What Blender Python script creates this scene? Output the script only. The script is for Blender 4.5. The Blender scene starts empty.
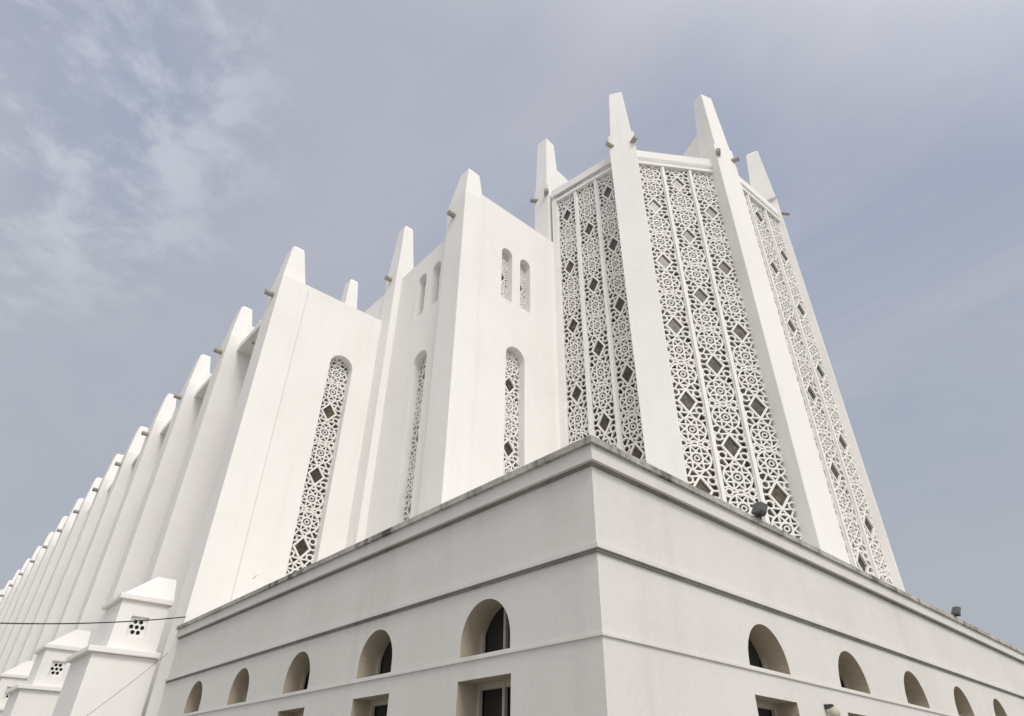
import bpy, bmesh, math, random
from mathutils import Matrix, Vector
random.seed(4)
S=bpy.context.scene
COL=S.collection
S.view_settings.view_transform='Standard'; S.view_settings.look='None'; S.view_settings.exposure=0
# ---------------------------------------------------------------- materials
def new_mat(n):
    m=bpy.data.materials.new(n); m.use_nodes=True
    return m, m.node_tree.nodes, m.node_tree.links, m.node_tree.nodes['Principled BSDF']
def plaster(name, base, dirt, amt=0.5, streak=0.5, rough=0.85, bump=0.15):
    m,N,L,B=new_mat(name)
    tc=N.new('ShaderNodeNewGeometry')
    def noise(scale, sc, det=6, r=0.6):
        mp=N.new('ShaderNodeMapping'); mp.inputs['Scale'].default_value=sc
        L.new(tc.outputs['Position'],mp.inputs['Vector'])
        n=N.new('ShaderNodeTexNoise'); n.inputs['Scale'].default_value=scale
        n.inputs['Detail'].default_value=det; n.inputs['Roughness'].default_value=r
        L.new(mp.outputs[0],n.inputs['Vector']); return n
    n1=noise(0.35,(1,1,1),3); n2=noise(1.6,(1,1,0.07),4,0.65); n3=noise(9,(1,1,1),3)
    def ramp(src,a,b,v0,v1):
        r=N.new('ShaderNodeMapRange'); r.inputs[1].default_value=a; r.inputs[2].default_value=b
        r.inputs[3].default_value=v0; r.inputs[4].default_value=v1
        L.new(src.outputs['Fac'],r.inputs[0]); return r
    a=ramp(n1,0.4,0.75,0,amt*0.5); b=ramp(n2,0.52,0.8,0,streak); c=ramp(n3,0.45,0.8,0,amt*0.35)
    s1=N.new('ShaderNodeMath'); s1.operation='ADD'; L.new(a.outputs[0],s1.inputs[0]); L.new(b.outputs[0],s1.inputs[1])
    s2=N.new('ShaderNodeMath'); s2.operation='ADD'; s2.use_clamp=True; L.new(s1.outputs[0],s2.inputs[0]); L.new(c.outputs[0],s2.inputs[1])
    mx=N.new('ShaderNodeMix'); mx.data_type='RGBA'
    mx.inputs[6].default_value=(*base,1); mx.inputs[7].default_value=(*dirt,1)
    L.new(s2.outputs[0],mx.inputs[0]); L.new(mx.outputs[2],B.inputs['Base Color'])
    B.inputs['Roughness'].default_value=rough; B.inputs['Specular IOR Level'].default_value=0.2
    bp=N.new('ShaderNodeBump'); bp.inputs['Strength'].default_value=bump; bp.inputs['Distance'].default_value=0.03
    n4=noise(2.5,(1,1,1),5,0.7); L.new(n4.outputs['Fac'],bp.inputs['Height']); L.new(bp.outputs[0],B.inputs['Normal'])
    return m
WHITE=plaster('white_render',(0.82,0.805,0.785),(0.58,0.56,0.53),0.32,0.16)
LATT=plaster('lattice_concrete',(0.80,0.785,0.76),(0.55,0.53,0.5),0.3,0.2)
ANX=plaster('annex_render',(0.67,0.655,0.63),(0.44,0.415,0.38),0.42,0.2)
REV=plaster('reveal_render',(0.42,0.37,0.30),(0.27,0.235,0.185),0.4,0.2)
CAP=plaster('weathered_cap',(0.50,0.485,0.46),(0.10,0.095,0.085),1.4,1.1)
SHADOW=plaster('shadow_line_render',(0.26,0.25,0.235),(0.12,0.115,0.105),0.9,0.6)  # dark tone that paints in the shadow lines under belt and cornice
SPOUT=plaster('spout_concrete',(0.42,0.39,0.35),(0.12,0.11,0.10),1.0,0.3)
GROUND=plaster('paving',(0.34,0.325,0.30),(0.2,0.19,0.18),0.6,0.0)
def simple(n,c,r=0.5,metal=0):
    m,N,L,B=new_mat(n); 
    nz=N.new('ShaderNodeTexNoise'); nz.inputs['Scale'].default_value=3
    mx=N.new('ShaderNodeMix'); mx.data_type='RGBA'; mx.inputs[6].default_value=(*c,1); mx.inputs[7].default_value=(*[x*0.7 for x in c],1)
    L.new(nz.outputs['Fac'],mx.inputs[0]); L.new(mx.outputs[2],B.inputs['Base Color'])
    B.inputs['Roughness'].default_value=r; B.inputs['Metallic'].default_value=metal; return m
GLASSB=simple('window_backing_glass',(0.17,0.15,0.125),0.4)
DARKG=simple('dark_glass',(0.02,0.022,0.024),0.12)
FRAME=simple('window_frame_paint',(0.50,0.46,0.39),0.6)
METAL=simple('dark_metal',(0.04,0.04,0.045),0.5)
GREYM=simple('grey_metal',(0.16,0.16,0.165),0.5)
WIREM=simple('cable_rubber',(0.03,0.03,0.03),0.7)
WOOD=simple('pole_wood',(0.16,0.12,0.09),0.8)
m,N,L,B=new_mat('stained_glass'); STAIN=m
tc=N.new('ShaderNodeNewGeometry'); v=N.new('ShaderNodeTexVoronoi'); v.inputs['Scale'].default_value=6
L.new(tc.outputs['Position'],v.inputs['Vector'])
cr=N.new('ShaderNodeValToRGB'); e=cr.color_ramp.elements
e[0].position=0.0; e[0].color=(0.018,0.016,0.013,1); e[1].position=1; e[1].color=(0.13,0.09,0.05,1)
x=cr.color_ramp.elements.new(0.5); x.color=(0.045,0.045,0.033,1)
x=cr.color_ramp.elements.new(0.75); x.color=(0.07,0.045,0.03,1)
sp=N.new('ShaderNodeSeparateColor'); L.new(v.outputs['Color'],sp.inputs[0]); L.new(sp.outputs[0],cr.inputs[0])
L.new(cr.outputs[0],B.inputs['Base Color']); B.inputs['Roughness'].default_value=0.3

# ---------------------------------------------------------------- helpers
def empty(n):
    o=bpy.data.objects.new(n,None); COL.objects.link(o); return o
def link(o,p=None):
    COL.objects.link(o)
    if p: o.parent=p
    return o
def box(n,x0,x1,y0,y1,z0,z1,mat,p,bev=0.03):
    return prism(n,[(x0,y0),(x1,y0),(x1,y1),(x0,y1)],z0,z1,mat,p,bev)
def prism(n,pts,z0,z1,mat,p,bev=0.0,top=None):
    top=top or pts
    k=len(pts); V=[(a,b,z0) for a,b in pts]+[(a,b,z1) for a,b in top]
    F=[tuple(range(k))[::-1],tuple(range(k,2*k))]+[(i,(i+1)%k,k+(i+1)%k,k+i) for i in range(k)]
    me=bpy.data.meshes.new(n); me.from_pydata(V,[],F)
    bm=bmesh.new(); bm.from_mesh(me); bmesh.ops.recalc_face_normals(bm,faces=bm.faces)
    if bev: bmesh.ops.bevel(bm,geom=list(bm.edges),offset=bev,segments=2,affect='EDGES',profile=0.6)
    bm.to_mesh(me); bm.free(); me.materials.append(mat)
    return link(bpy.data.objects.new(n,me),p)
def obox(c,t,n,w,d0,d1):
    c=Vector(c);t=Vector(t);n=Vector(n)
    return [tuple(c-t*w/2+n*d1),tuple(c+t*w/2+n*d1),tuple(c+t*w/2+n*d0),tuple(c-t*w/2+n*d0)]
def tube(n,pts,r,mat,p,seg=10):
    cu=bpy.data.curves.new(n,'CURVE'); cu.dimensions='3D'; cu.bevel_depth=r; cu.bevel_resolution=3; cu.use_fill_caps=True
    s=cu.splines.new('POLY'); s.points.add(len(pts)-1)
    for i,q in enumerate(pts): s.points[i].co=(*q,1)
    cu.materials.append(mat); return link(bpy.data.objects.new(n,cu),p)
def plate_mesh(n,outer,holes,t):
    cu=bpy.data.curves.new(n,'CURVE'); cu.dimensions='2D'; cu.fill_mode='BOTH'; cu.extrude=t/2
    for poly in [outer]+holes:
        s=cu.splines.new('POLY'); s.points.add(len(poly)-1); s.use_cyclic_u=True
        for i,q in enumerate(poly): s.points[i].co=(q[0],q[1],0,1)
    o=bpy.data.objects.new(n,cu); COL.objects.link(o)
    dg=bpy.context.evaluated_depsgraph_get(); dg.update()
    me=bpy.data.meshes.new_from_object(o.evaluated_get(dg)); me.name=n
    bpy.data.objects.remove(o); 
    for f in me.polygons: f.use_smooth=False
    return me
def place(me,O,U,t,w=0.0):
    U=Vector((U[0],U[1],0)).normalized(); V=Vector((0,0,1)); W=U.cross(V)
    M=Matrix(((U.x,V.x,W.x,0),(U.y,V.y,W.y,0),(U.z,V.z,W.z,0),(0,0,0,1)))
    M=Matrix.Translation(Vector(O)+W*(w-t/2))@M
    me.transform(M); return W
def plate(n,outer,holes,t,O,U,mat,p,w=0.0,rev=None):
    me=plate_mesh(n,outer,holes,t); me.materials.clear(); me.materials.append(mat)
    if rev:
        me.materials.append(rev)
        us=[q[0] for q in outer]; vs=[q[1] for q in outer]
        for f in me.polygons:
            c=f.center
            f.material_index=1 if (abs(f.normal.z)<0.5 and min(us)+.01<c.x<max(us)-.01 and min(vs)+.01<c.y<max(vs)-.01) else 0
    else:
        for f in me.polygons: f.material_index=0
    place(me,O,U,t,w)
    return link(bpy.data.objects.new(n,me),p)
def rect(a,b,c,d): return [(a,c),(b,c),(b,d),(a,d)]
def arch(cx,hw,z0,z1,k=18):
    zc=z1-hw; return [(cx-hw,z0),(cx+hw,z0)]+[(cx+hw*math.cos(math.pi*i/k),zc+hw*math.sin(math.pi*i/k)) for i in range(k+1)]
def ngon(cx,cy,r,n,rot=0.0,sx=1.0): return [(cx+sx*r*math.cos(rot+2*math.pi*i/n),cy+r*math.sin(rot+2*math.pi*i/n)) for i in range(n)]

# claustra tracery of one period: bars (u0,v0,u1,v1,width), u in +-.75, v in +-2.2
BW=.072
def build_bars():
    Bs=[]
    def bar(a,b,w=BW): Bs.append((a[0],a[1],b[0],b[1],w))
    def poly(pts,w=BW,closed=True):
        for i in range(len(pts) if closed else len(pts)-1): bar(pts[i],pts[(i+1)%len(pts)],w)
    def ring(c,r,n=16,w=BW,rot=0): poly([(c[0]+r*math.cos(rot+2*math.pi*i/n),c[1]+r*math.sin(rot+2*math.pi*i/n)) for i in range(n)],w)
    # diamond frame
    poly([(0,.64),(.44,0),(0,-.64),(-.44,0)],.10)
    for su in (1,-1):
        bar((su*.44,0),(su*.74,0))
        for sv in (1,-1):
            # petals around the diamond
            ring((su*.50,sv*.46),.175,10)
            bar((su*.25,sv*.33),(su*.38,sv*.36)); bar((su*.62,sv*.36),(su*.74,sv*.22))
            bar((su*.60,sv*.62),(su*.74,sv*.75)); bar((su*.50,sv*.63),(su*.34,sv*.92))
            bar((0,sv*.64),(su*.38,sv*.60)) 
            bar((0,sv*.64),(su*.22,sv*.90))
            # corners between two rosettes
            bar((su*.74,sv*.93),(su*.48,sv*1.03))
            bar((su*.74,sv*2.04),(su*.48,sv*1.95))
        ring((su*.50,2.2),.15,10)
        bar((su*.65,2.2),(su*.74,2.2)); bar((su*.35,2.2),(su*.15,2.2))
    ring((0,2.2),.14,8)
    for sv in (1,-1):
        c=(0,sv*1.49)
        R=.63
        ring(c,R,20,.08)
        P8=[(c[0]+R*math.cos(math.pi/4*i+math.pi/8),c[1]+R*math.sin(math.pi/4*i+math.pi/8)) for i in range(8)]
        for i in range(8): bar(P8[i],P8[(i+3)%8],.062)
        ring(c,.115,8,.05)
        for i in range(8):
            a=math.pi/4*i+math.pi/8
        for su in (1,-1): bar((su*.63,c[1]),(su*.74,c[1]))
        bar((0,sv*2.06),(0,sv*2.12))
    return Bs
BARS=build_bars()
def lattice(n,width,z0,z1,phase,O,U,p,u0,w,period=4.4,t=0.12):
    sx=width/1.5; cx=u0+width/2; f=period/4.4
    V=[];F=[];MI=[]
    def quad_bar(a,b,bw,d):
        (x0,y0),(x1,y1)=a,b
        lo,hi=z0+.02,z1-.02
        if (y0<lo and y1<lo) or (y0>hi and y1>hi): return
        def cl(xa,ya,xb,yb):
            if ya<lo: k=(lo-ya)/(yb-ya); return xa+(xb-xa)*k,lo
            if ya>hi: k=(hi-ya)/(yb-ya); return xa+(xb-xa)*k,hi
            return xa,ya
        A=cl(x0,y0,x1,y1); B=cl(x1,y1,x0,y0)
        dx,dy=B[0]-A[0],B[1]-A[1]; L_=math.hypot(dx,dy)
        if L_<1e-4: return
        ex,ey=dx/L_,dy/L_; hx,hy=-ey*bw/2,ex*bw/2; ext=bw*.32
        A=(A[0]-ex*ext,A[1]-ey*ext); B=(B[0]+ex*ext,B[1]+ey*ext)
        i0=len(V)
        for zz in (t/2-d,-t/2+d):
            V.extend([(A[0]-hx,A[1]-hy,zz),(B[0]-hx,B[1]-hy,zz),(B[0]+hx,B[1]+hy,zz),(A[0]+hx,A[1]+hy,zz)])
        F.extend([(i0,i0+1,i0+2,i0+3),(i0+7,i0+6,i0+5,i0+4),(i0,i0+4,i0+5,i0+1),(i0+1,i0+5,i0+6,i0+2),(i0+2,i0+6,i0+7,i0+3),(i0+3,i0+7,i0+4,i0)])
        MI.extend([0]*6)
    i0_=int(math.floor((z0-phase)/period))-1; i1_=int(math.ceil((z1-phase)/period))+1
    for i in range(i0_,i1_+1):
        c=phase+i*period
        for k,(a,b,c2,d2,bw) in enumerate(BARS):
            if abs(b)<2.05 or True:
                quad_bar((cx+a*sx,c+b*f),(cx+c2*sx,c+d2*f),bw*(sx*.5+.5),.0013*(k%14)+(.0 if bw>.09 else .006))
        d=[(cx,c-.62*f),(cx+.42*sx,c),(cx,c+.62*f),(cx-.42*sx,c)]
        if d[0][1]>z0+.02 and d[2][1]<z1-.02:
            j=len(V); V.extend([(q[0],q[1],-t*.30) for q in d]); F.append((j,j+1,j+2,j+3)); MI.append(1)
    # side margins
    for s in (u0+.025,u0+width-.025):
        j=len(V); q=.03
        quad_bar((s,z0+.05),(s,z1-.05),.06,-.004)
    me=bpy.data.meshes.new(n); me.from_pydata(V,[],F); me.materials.append(LATT); me.materials.append(STAIN)
    me.polygons.foreach_set('material_index',MI)
    place(me,O,U,t,w)
    return link(bpy.data.objects.new(n,me),p)

# ---------------------------------------------------------------- ground
g=bpy.data.meshes.new('ground'); g.from_pydata([(-1500,-1500,0),(1500,-1500,0),(1500,1500,0),(-1500,1500,0)],[],[(0,1,2,3)])
g.materials.append(GROUND); link(bpy.data.objects.new('ground',g))

CH=empty('cathedral')
X_,Y_=(1,0),(0,-1)
def spout(c,d,l=0.45,r=0.16):
    c=Vector(c); d=Vector(d).normalized(); tube('rain_spout',[c-d*0.3,c+d*l],r,SPOUT,CH)
def pinnacle(c,n,zb,zt,w0,d0,w1,d1,mat=None):
    n=Vector(n).normalized(); t=Vector((-n.y,n.x))
    base=obox(c,t,n,w0,-d0,0); top=obox(Vector(c)-n*0.3*(d0-d1),t,n,w1,-d1,0)
    prism('pinnacle',base,zb,zt-.22,mat or WHITE,CH,0.03,top)
    tp=obox(Vector(c)-n*0.3*(d0-d1),t,n,w1*.98,-d1*.98,-.02*d1)
    tq=obox(Vector(c)-n*(0.3*(d0-d1)+.12),t,n,w1*.75,-d1*.8,-.02*d1)
    prism('pinnacle_tip',tp,zt-.22,zt,mat or WHITE,CH,0.03,tq)

def arched_window(u,hw,z0,z1,O,U,phase,scale=0.8):
    lattice('window_lattice',2*hw+0.1,z0-0.2,z1+0.2,phase,O,U,CH,u-hw-0.05,-0.42,period=4.4*scale)
    plate('window_glass',rect(u-hw-.2,u+hw+.2,z0-.2,z1+.2),[],0.04,O,U,GLASSB,CH,w=-0.66)

# ---- block A
yA=20.8
holes=[arch(4.2,0.65,9.2,21.0)]
plate('aisle_end_wall',rect(0,6.9,0,24.4),holes,0.7,(0,yA,0),X_,WHITE,CH)
arched_window(4.2,0.65,9.2,21.0,(0,yA,0),X_,10.7)
plate('wall_joint',rect(1.50,1.54,6.7,24.2),[],0.02,(0,yA,0),X_,ANX,CH,w=.012)
box('aisle_roof',0.6,6.9,21.5,165,23.4,23.8,WHITE,CH)
# ---- wall B
xB=6.5; yC=13.4
O=(xB,20.8,0)
uB=20.8-16.7
holes=[arch(uB,0.62,9.2,20.3)]+[arch(uB-0.68,0.4,23.0,26.0),arch(uB+0.68,0.4,23.0,26.0)]
plate('transept_side_wall',rect(0,20.8-yC-0.7,0,27.3),holes,0.7,O,Y_,WHITE,CH)
arched_window(uB,0.62,9.2,20.3,O,Y_,12.0)
for s in (-1,1):
    arched_window(uB+s*.68,0.4,23.0,26.0,O,Y_,24.4,0.6)
# ---- wall C
O=(0,yC,0); xc=10.06
holes=[arch(xc,0.63,9.2,20.5)]+[arch(xc-0.68,0.38,23.3,27.0),arch(xc+0.68,0.38,23.3,27.0)]
plate('transept_end_wall',rect(xB,13.15,0,30),holes,0.7,O,X_,WHITE,CH)
arched_window(xc,0.63,9.2,20.5,O,X_,11.4)
for s in (-1,1): arched_window(xc+s*.68,0.38,23.3,27.0,O,X_,25.2,0.6)
box('corner_pier',xB-0.35,xB+0.95,yC-0.12,yC+1.5,0,29.4,WHITE,CH)
pinnacle((xB+0.3,yC-0.1),(0,-1),29.4,31.8,1.25,1.5,0.8,0.8)
spout((xB-0.3,yC+0.8,28.0),(-1,0,0))
for i in range(20):
    y=20.4+i*7.0
    box('clerestory_pier',xB-0.4,xB+0.7,y-0.6,y+0.6,20 if i else 0,28.2,WHITE,CH)
    pinnacle((xB-0.35,y),(-1,0),28.2,32.0,1.15,1.1,0.7,0.65)
    spout((xB-0.35,y,27.3),(-1,0,0))
plate('clerestory_wall',rect(-145,-.1,18,27.3),[],0.7,(xB+.01,20.8,0),Y_,WHITE,CH)
box('nave_roof',xB+.7,38,14.1,165,26.2,26.7,WHITE,CH)

# ---- long aisle side
BAY=7.25; Y0=20.8
xw=2.2
for i in range(20):
    ya=Y0+i*BAY; th=1.5
    box('buttress',0.0,xw+.1,yA+.7 if i==0 else ya,ya+th,0,24.4,WHITE,CH)
    if i:
        box('buttress_shoulder',0.9,3.6,ya+.15,ya+th-.15,24.4,25.6,WHITE,CH)
        box('buttress_step',1.5,4.2,ya+.3,ya+th-.3,25.6,26.4,WHITE,CH)
    pinnacle((0.02,ya+th/2),(-1,0),24.4,27.0,1.35,1.3,0.8,0.7)
    spout((0.0,ya+th/2,23.4),(-1,0,0))
    box('mid_rib',xw-1.2,xw+.1,ya+4.1,ya+4.85,0,23.4,WHITE,CH)
    pinnacle((xw-1.18,ya+4.48),(-1,0),23.4,25.4,0.7,.9,0.5,0.55)
    spout((xw-1.2,ya+4.48,22.6),(-1,0,0),0.4,0.13)
    hs=[arch(-(2.75),0.5,9.5,19.0),arch(-(5.9),0.5,9.5,19.0),arch(-2.75,0.45,20.4,22.3),arch(-5.9,0.45,20.4,22.3)]
    plate('aisle_wall',rect(-(BAY),-th,0,23.6),hs,0.6,(xw,ya,0),Y_,WHITE,CH)
    for u in (-2.75,-5.9):
        if i<5: lattice('window_lattice',1.1,9.3,19.2,12+((u<-4)*1.3),(xw,ya,0),Y_,CH,u-.55,-0.35,period=3.4)
        plate('window_glass',rect(u-.7,u+.7,9.3,22.5),[],0.04,(xw,ya,0),Y_,DARKG,CH,w=-0.57)

for k in range(9):
    yb=23.0+14.5*k
    box('chapel_base',-2.3,0.0,yb-.25,yb+3.2,0,5.75,WHITE,CH)
    box('chapel_ledge',-2.5,0.0,yb-.42,yb+3.4,5.75,5.95,WHITE,CH)
    plate('chapel_turret',rect(-1.85,-0.1,5.95,7.75),[rect(-1.35,-.7,6.45,7.2)],0.25,(0,yb,0),X_,WHITE,CH)
    box('chapel_turret_body',-1.84,-.02,yb+.32,yb+2.6,5.95,7.74,WHITE,CH)
    box('chapel_window_back',-1.6,-.4,yb+.26,yb+.31,6.2,7.5,DARKG,CH,0)
    hl=[ngon(-1.025+.2*math.cos(a),6.825+.22*math.sin(a),.09,5,a) for a in [math.pi/3*j for j in range(6)]]+[ngon(-1.025,6.825,.08,8)]
    plate('chapel_grille',rect(-1.4,-.65,6.4,7.25),hl,0.05,(0,yb,0),X_,LATT,CH,w=-.12)
    box('chapel_cornice',-2.0,0.0,yb-.14,yb+2.75,7.75,7.95,WHITE,CH)
    prism('chapel_cap',[(-1.9,yb-.05),(0,yb-.05),(0,yb+2.6),(-1.9,yb+2.6)],7.95,8.9,WHITE,CH,0.02,[(-.75,yb+.5),(0,yb+.5),(0,yb+2.0),(-.75,yb+2.0)])
    box('low_base',-1.2,.6,yb+6.6,yb+8.8,0,4.9,WHITE,CH)
    box('low_base_ledge',-1.35,.6,yb+6.45,yb+8.95,4.9,5.08,WHITE,CH)
    prism('low_base_cap',[(-1.2,yb+6.6),(.6,yb+6.6),(.6,yb+8.8),(-1.2,yb+8.8)],5.08,5.9,WHITE,CH,0.02,[(-.2,yb+7),(.6,yb+7),(.6,yb+8.4),(-.2,yb+8.4)])

# ---------------------------------------------------------------- apse
P=[(13.1,13.4),(14.0,8.0),(19.35,4.45),(25.95,4.2),(31.0,8.0),(31.9,13.4)]
ZT=34.7; ZP=33.5; ZB=8.4
nrm=[]
for i in range(5):
    a=Vector(P[i]);b=Vector(P[i+1]);t=(b-a).normalized(); nrm.append(Vector((t.y,-t.x)))
HW=[.35,.78,.62,.22,.78,.35]
for i in range(5):
    a=Vector(P[i]);b=Vector(P[i+1]);t=(b-a).normalized(); Ln=(b-a).length
    O=(a.x,a.y,0); U=(t.x,t.y)
    pa=HW[i]; pb=HW[i+1]
    plate('apse_wall',rect(0,Ln,0,ZT),[rect(pa,Ln-pb,ZB,ZP)],0.5,O,U,WHITE,CH,w=0.0)
    plate('apse_glass',rect(pa-.05,Ln-pb+.05,ZB-.1,ZP+.1),[],0.04,O,U,GLASSB,CH,w=-0.42)
    if i<3:
        mw=0.17; W=(Ln-pa-pb-2*mw)/3
        for c in range(3):
            u0=pa+c*(W+mw)
            ph=[12.4,14.6,12.4][c]+(1.9 if i==0 else 0)
            lattice('apse_lattice',W,ZB,ZP,ph,O,U,CH,u0,-0.16)
            if c<2: plate('apse_mullion',rect(u0+W,u0+W+mw,ZB,ZP),[],0.3,O,U,WHITE,CH,w=-0.05)
for i in range(6):
    if i==0: n=Vector((-0.9,-0.1)).normalized(); c=Vector((13.55,14.25)); wd=1.2; pr=0.65
    elif i==5: n=Vector((1,0)); c=Vector((31.3,14.2)); wd=1.2; pr=.65
    elif i==3: n=(nrm[2]+nrm[3]).normalized(); c=Vector(P[3]); wd=.8; pr=.06
    elif i==2: n=(nrm[1]+nrm[2]).normalized(); c=Vector(P[2]); wd=1.45; pr=0.36
    else: n=(nrm[i-1]+nrm[i]).normalized(); c=Vector(P[i]); wd=1.6; pr=0.42
    t=Vector((-n.y,n.x))
    prism('apse_pier',obox(c,t,n,wd,-1.1,pr),0,ZT+0.9,WHITE,CH,0.04)
    zt=41.6 if i==2 else (40.4 if i==1 else 41.0)
    wp=1.2 if i==3 else wd*.82
    pinnacle(c+n*(pr-0.02),n,ZT+0.9,zt,wp,1.5,0.85,0.85)
    ni=Vector((-.38,-.92)) if i==2 else n
    ti=Vector((-ni.y,ni.x))
    prism('apse_fin',obox(c-n*.8,ti,ni,wd*0.62,-3.8,0),ZT-1,38.4,WHITE,CH,0.03)
    if i!=3:
        for s in (-1,1):
            tt=t*s; sp=c+tt*(wd/2-.15)+n*pr
            spout((sp.x,sp.y,ZT-.1),(n.x*.6+tt.x*.5,n.y*.6+tt.y*.5,0),0.38,0.15)
    else: spout((c.x+.2,c.y-.1,ZT-.1),(.7,-.5,0),.4,.13)
prism('apse_roof',P,ZT-1,ZT-.6,WHITE,CH)

# ---------------------------------------------------------------- annex
AN=empty('church_annex')
TH=0.55; YL=20.8; XR=52
ang=math.radians(2.0); F_=Vector((math.cos(ang),math.sin(ang))); FN=Vector((math.sin(ang),-math.cos(ang)))
FU=(F_.x,F_.y)
def fp(u,d): q=F_*u+FN*d; return (q.x,q.y)
def cornerpt(p):
    return (-p, math.tan(ang)*(-p)-p/math.cos(ang))
cy=1.0
prism('annex_corner',[(0,0),fp(1.0,0),fp(1.0,-TH),(TH,cy),(0,cy)],0,6.2,ANX,AN)
lc=[2.72+3.65*k for k in range(5)]
hl=[]
for c in lc:
    hl.append(arch(-c,0.68,3.60,4.5)); hl.append(rect(-c-.71,-c+.71,1.0,3.22))
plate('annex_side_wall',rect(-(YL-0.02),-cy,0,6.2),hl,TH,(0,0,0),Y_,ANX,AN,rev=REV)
rc=[4.98+3.87*k for k in range(12)]
hl=[]
for c in rc:
    hl.append(arch(c,0.78,3.60,4.42)); hl.append(rect(c-.8,c+.8,1.0,3.12))
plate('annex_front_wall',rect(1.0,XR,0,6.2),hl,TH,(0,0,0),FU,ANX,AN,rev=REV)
def glazing(c,U,hw,z0,z1,nb):
    s=-1 if U is Y_ else 1
    O=(0,0,0); u=s*c
    plate('window_pane',rect(u-hw-.1,u+hw+.1,z0-.1,z1+.1),[],0.04,O,U,DARKG,AN,w=-TH-.0)
    bars=[rect(u-hw-.05,u-hw+.07,z0,z1),rect(u+hw-.07,u+hw+.05,z0,z1),rect(u-hw+.07,u+hw-.07,z0,z0+.08),rect(u-.03,u+.03,z0+.08,z1)]
    if nb: bars+=[rect(u-hw+.07,u-.03,z1-.7,z1-.64),rect(u+.03,u+hw-.07,z1-.7,z1-.64),rect(u-hw+.07,u-.03,z1-.1,z1),rect(u+.03,u+hw-.07,z1-.1,z1)]
    for i,b in enumerate(bars): plate('window_frame',b,[],0.07,O,U,FRAME,AN,w=-TH+.1-0.003*i)
for c in lc: glazing(c,Y_,0.68,3.60,4.5,0); glazing(c,Y_,0.71,1.0,3.22,1)
for c in rc: glazing(c,FU,0.78,3.60,4.42,0); glazing(c,FU,0.8,1.0,3.12,1)
def course(n,z0,z1,p,mat):
    prism(n,[cornerpt(p),fp(XR,p),fp(XR,0),(0,0),(0,YL-.02),(-p,YL-.02)],z0,z1,mat,AN,0.0)
def cor(n,z0,z1,p,mat):
    prism(n,[cornerpt(p),fp(XR,p),fp(XR,-.5),(.5,.5),(.5,YL-.02),(-p,YL-.02)],z0,z1,mat,AN,0.0)
course('annex_sill_course',3.52,3.56,0.035,ANX)
course('annex_belt',4.79,4.86,0.08,ANX); course('annex_belt_shadow',4.74,4.79,0.04,SHADOW)  # thin strip below the belt is coloured dark as its shadow
cor('annex_cornice_shadow',6.2,6.25,0.05,SHADOW); cor('annex_cornice',6.25,6.52,0.13,ANX); cor('annex_coping',6.52,6.64,0.20,CAP)  # lowest band: under-cornice shadow put into the colour
prism('annex_roof',[(.5,.5),fp(XR,-.5),(XR,13.3),(6.4,13.3),(6.4,20.7),(.5,20.7)],6.0,6.15,ANX,AN)
def flood(u,z,n='floodlight',k=.8):
    e=empty(n); x,y=fp(u,.1)
    box('bracket',x-.03*k,x+.03*k,y-.35*k,y+.2,z,z+.04,METAL,e,0)
    box('bracket_arm',x-.02,x+.02,y-.24*k,y-.18*k,z+.04,z+.15,METAL,e,0)
    prism('housing',[(x-.2*k,y-.3*k),(x+.2*k,y-.3*k),(x+.2*k,y-.05*k),(x-.2*k,y-.05*k)],z+.07,z+.07+.26*k,GREYM,e,0.02,[(x-.2*k,y-.42*k),(x+.2*k,y-.42*k),(x+.2*k,y-.2*k),(x-.2*k,y-.2*k)])
    box('lens',x-.16*k,x+.16*k,y-.33*k,y-.31*k,z+.09,z+.14,DARKG,e,0)
flood(5.35,6.642); flood(18.3,6.642)
e=empty('wall_lamp'); lx,ly=fp(7.0,0)
box('lamp_base',lx-.06,lx+.06,ly-.16,ly-0.005,3.1,3.18,METAL,e,.01)
bm=bmesh.new(); bmesh.ops.create_uvsphere(bm,u_segments=16,v_segments=10,radius=.11,matrix=Matrix.Translation((lx,ly-.16,3.02)))
me=bpy.data.meshes.new('lamp_globe'); bm.to_mesh(me); bm.free(); me.materials.append(FRAME); link(bpy.data.objects.new('lamp_globe',me),e)

# ---------------------------------------------------------------- wire + pole
e=empty('utility_pole'); tube('pole',[(-7.6,20.2,0),(-7.6,20.2,6.6)],0.13,WOOD,e); box('crossarm',-8.2,-7.0,20.14,20.26,6.2,6.32,WOOD,e)
def sag(a,b,s,k=24):
    a=Vector(a);b=Vector(b); return [tuple(a.lerp(b,i/k)-Vector((0,0,s*4*(i/k)*(1-i/k)))) for i in range(k+1)]
e=empty('overhead_cable'); tube('cable',sag((-7.5,20.2,5.7),(0.0,20.75,7.0),.18),0.02,WIREM,e)
e=empty('service_cable'); tube('cable',sag((-2.3,22.6,3.2),(2.3,20.76,9.0),.25),0.007,WIREM,e)

# ---------------------------------------------------------------- camera
r=Vector((.7492,-.6622,.01155)).normalized(); f=Vector((.5415,.6221,.5653)); f=(f-r*f.dot(r)).normalized(); u=r.cross(f)
M=Matrix(((r.x,u.x,-f.x,-7.537),(r.y,u.y,-f.y,-6.573),(r.z,u.z,-f.z,1.6),(0,0,0,1)))
cam=bpy.data.cameras.new('camera'); co=bpy.data.objects.new('camera',cam); COL.objects.link(co); co.matrix_world=M
cam.sensor_width=36; cam.lens=636/1024*36; cam.clip_end=5000; S.camera=co

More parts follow.
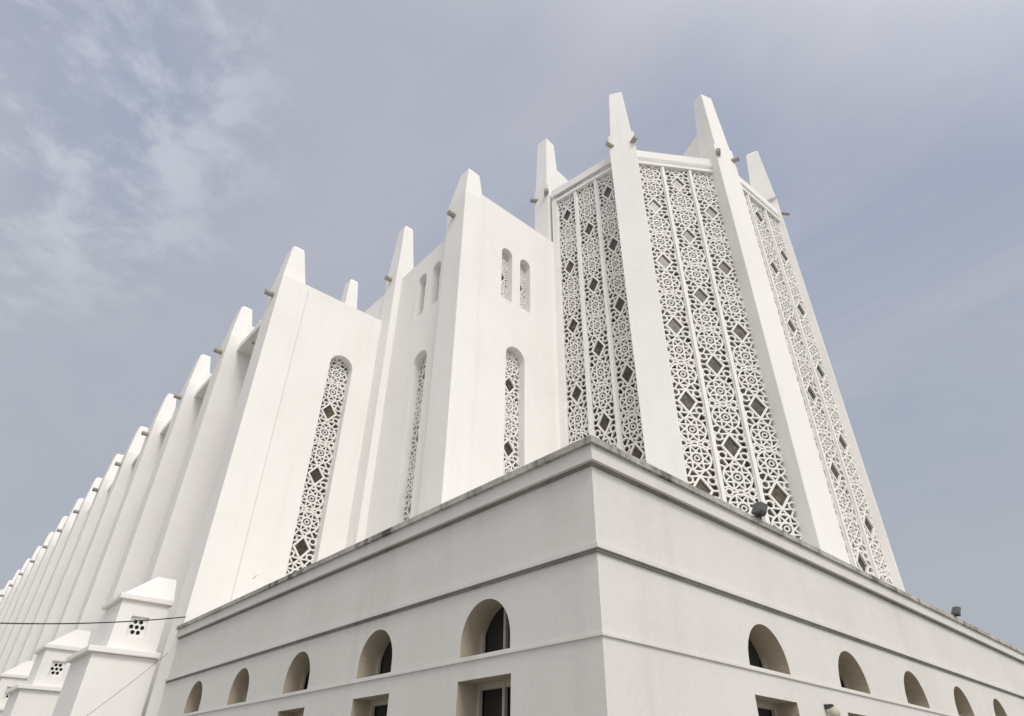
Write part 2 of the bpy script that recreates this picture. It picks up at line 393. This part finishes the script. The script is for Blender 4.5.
# ---------------------------------------------------------------- light
az=Vector((-0.28,-0.96)).normalized(); el=math.radians(48)
sd=Vector((az.x*math.cos(el),az.y*math.cos(el),math.sin(el)))
sun=bpy.data.lights.new('sun','SUN'); sun.energy=1.6; sun.angle=math.radians(20); sun.color=(1,0.965,0.92)
so=bpy.data.objects.new('sun',sun); COL.objects.link(so); so.rotation_euler=sd.to_track_quat('Z','Y').to_euler()
w=bpy.data.worlds.new('World'); S.world=w; w.use_nodes=True; N=w.node_tree.nodes; L=w.node_tree.links
out=N['World Output']; bg=N['Background']
sky=N.new('ShaderNodeTexSky'); sky.sky_type='NISHITA'; sky.sun_disc=False; sky.sun_elevation=el; sky.sun_rotation=math.atan2(az.x,az.y); sky.dust_density=3
L.new(sky.outputs[0],bg.inputs[0]); bg.inputs[1].default_value=0.1
tc=N.new('ShaderNodeTexCoord')
sp=N.new('ShaderNodeSeparateXYZ'); L.new(tc.outputs['Generated'],sp.inputs[0])
ad=N.new('ShaderNodeMath'); ad.operation='MAXIMUM'; L.new(sp.outputs[2],ad.inputs[0]); ad.inputs[1].default_value=0.0
ad2=N.new('ShaderNodeMath'); ad2.operation='ADD'; L.new(ad.outputs[0],ad2.inputs[0]); ad2.inputs[1].default_value=0.18
dv=N.new('ShaderNodeVectorMath'); dv.operation='DIVIDE'; cb=N.new('ShaderNodeCombineXYZ')
for i in range(3): L.new(ad2.outputs[0],cb.inputs[i])
L.new(tc.outputs['Generated'],dv.inputs[0]); L.new(cb.outputs[0],dv.inputs[1])
def noise(scale,det,rough,dist,loc=(0,0,0),sc=(1,1,1)):
    mp=N.new('ShaderNodeMapping'); mp.inputs['Location'].default_value=loc; mp.inputs['Scale'].default_value=sc
    L.new(dv.outputs[0],mp.inputs[0]); n=N.new('ShaderNodeTexNoise'); n.inputs['Scale'].default_value=scale; n.inputs['Detail'].default_value=det
    n.inputs['Roughness'].default_value=rough; n.inputs['Distortion'].default_value=dist; L.new(mp.outputs[0],n.inputs['Vector']); return n
def mr(src,a,b,c,d):
    m=N.new('ShaderNodeMapRange'); m.interpolation_type='SMOOTHSTEP'
    for i,vv in enumerate((a,b,c,d)): m.inputs[i+1].default_value=vv
    L.new(src,m.inputs[0]); return m.outputs[0]
big=mr(noise(1.1,4,.5,.6,(3,1,0)).outputs['Fac'],.35,.65,0,1)
streak=mr(noise(2.0,6,.6,.4,(0,5,0),(1,.45,1)).outputs['Fac'],.35,.7,0,1)
puff=mr(noise(9,6,.62,.25,(2,2,0)).outputs['Fac'],.40,.66,0,1)
dt=N.new('ShaderNodeVectorMath'); dt.operation='DOT_PRODUCT'; L.new(tc.outputs['Generated'],dt.inputs[0]); dt.inputs[1].default_value=(-.24,.69,.685)
pm=mr(dt.outputs['Value'],.90,.985,0,.62)
mu=N.new('ShaderNodeMath'); mu.operation='MULTIPLY'; L.new(puff,mu.inputs[0]); L.new(pm,mu.inputs[1])
def mixc(f,a,b):
    m=N.new('ShaderNodeMix'); m.data_type='RGBA'
    if isinstance(f,float): m.inputs[0].default_value=f
    else: L.new(f,m.inputs[0])
    for i,x in ((6,a),(7,b)):
        if isinstance(x,tuple): m.inputs[i].default_value=(*x,1)
        else: L.new(x,m.inputs[i])
    return m.outputs[2]
c1=mixc(big,(.375,.42,.54),(.45,.475,.555))
c2=mixc(streak,c1,(.50,.515,.585))
c3=mixc(mu.outputs[0],c2,(.70,.72,.78))
hz=mr(sp.outputs[2],.05,.75,1,0)
c4=mixc(hz,c3,(.44,.475,.515))
ds=N.new('ShaderNodeVectorMath'); ds.operation='DOT_PRODUCT'; L.new(tc.outputs['Generated'],ds.inputs[0]); ds.inputs[1].default_value=tuple(sd)
gl=mr(ds.outputs['Value'],.3,1.0,0,1)
c5=mixc(gl,c4,(1.5,1.46,1.40))
bg2=N.new('ShaderNodeBackground'); L.new(c5,bg2.inputs[0]); bg2.inputs[1].default_value=1.0
ms=N.new('ShaderNodeMixShader'); ms.inputs[0].default_value=0.92
L.new(bg.outputs[0],ms.inputs[1]); L.new(bg2.outputs[0],ms.inputs[2]); L.new(ms.outputs[0],out.inputs[0])
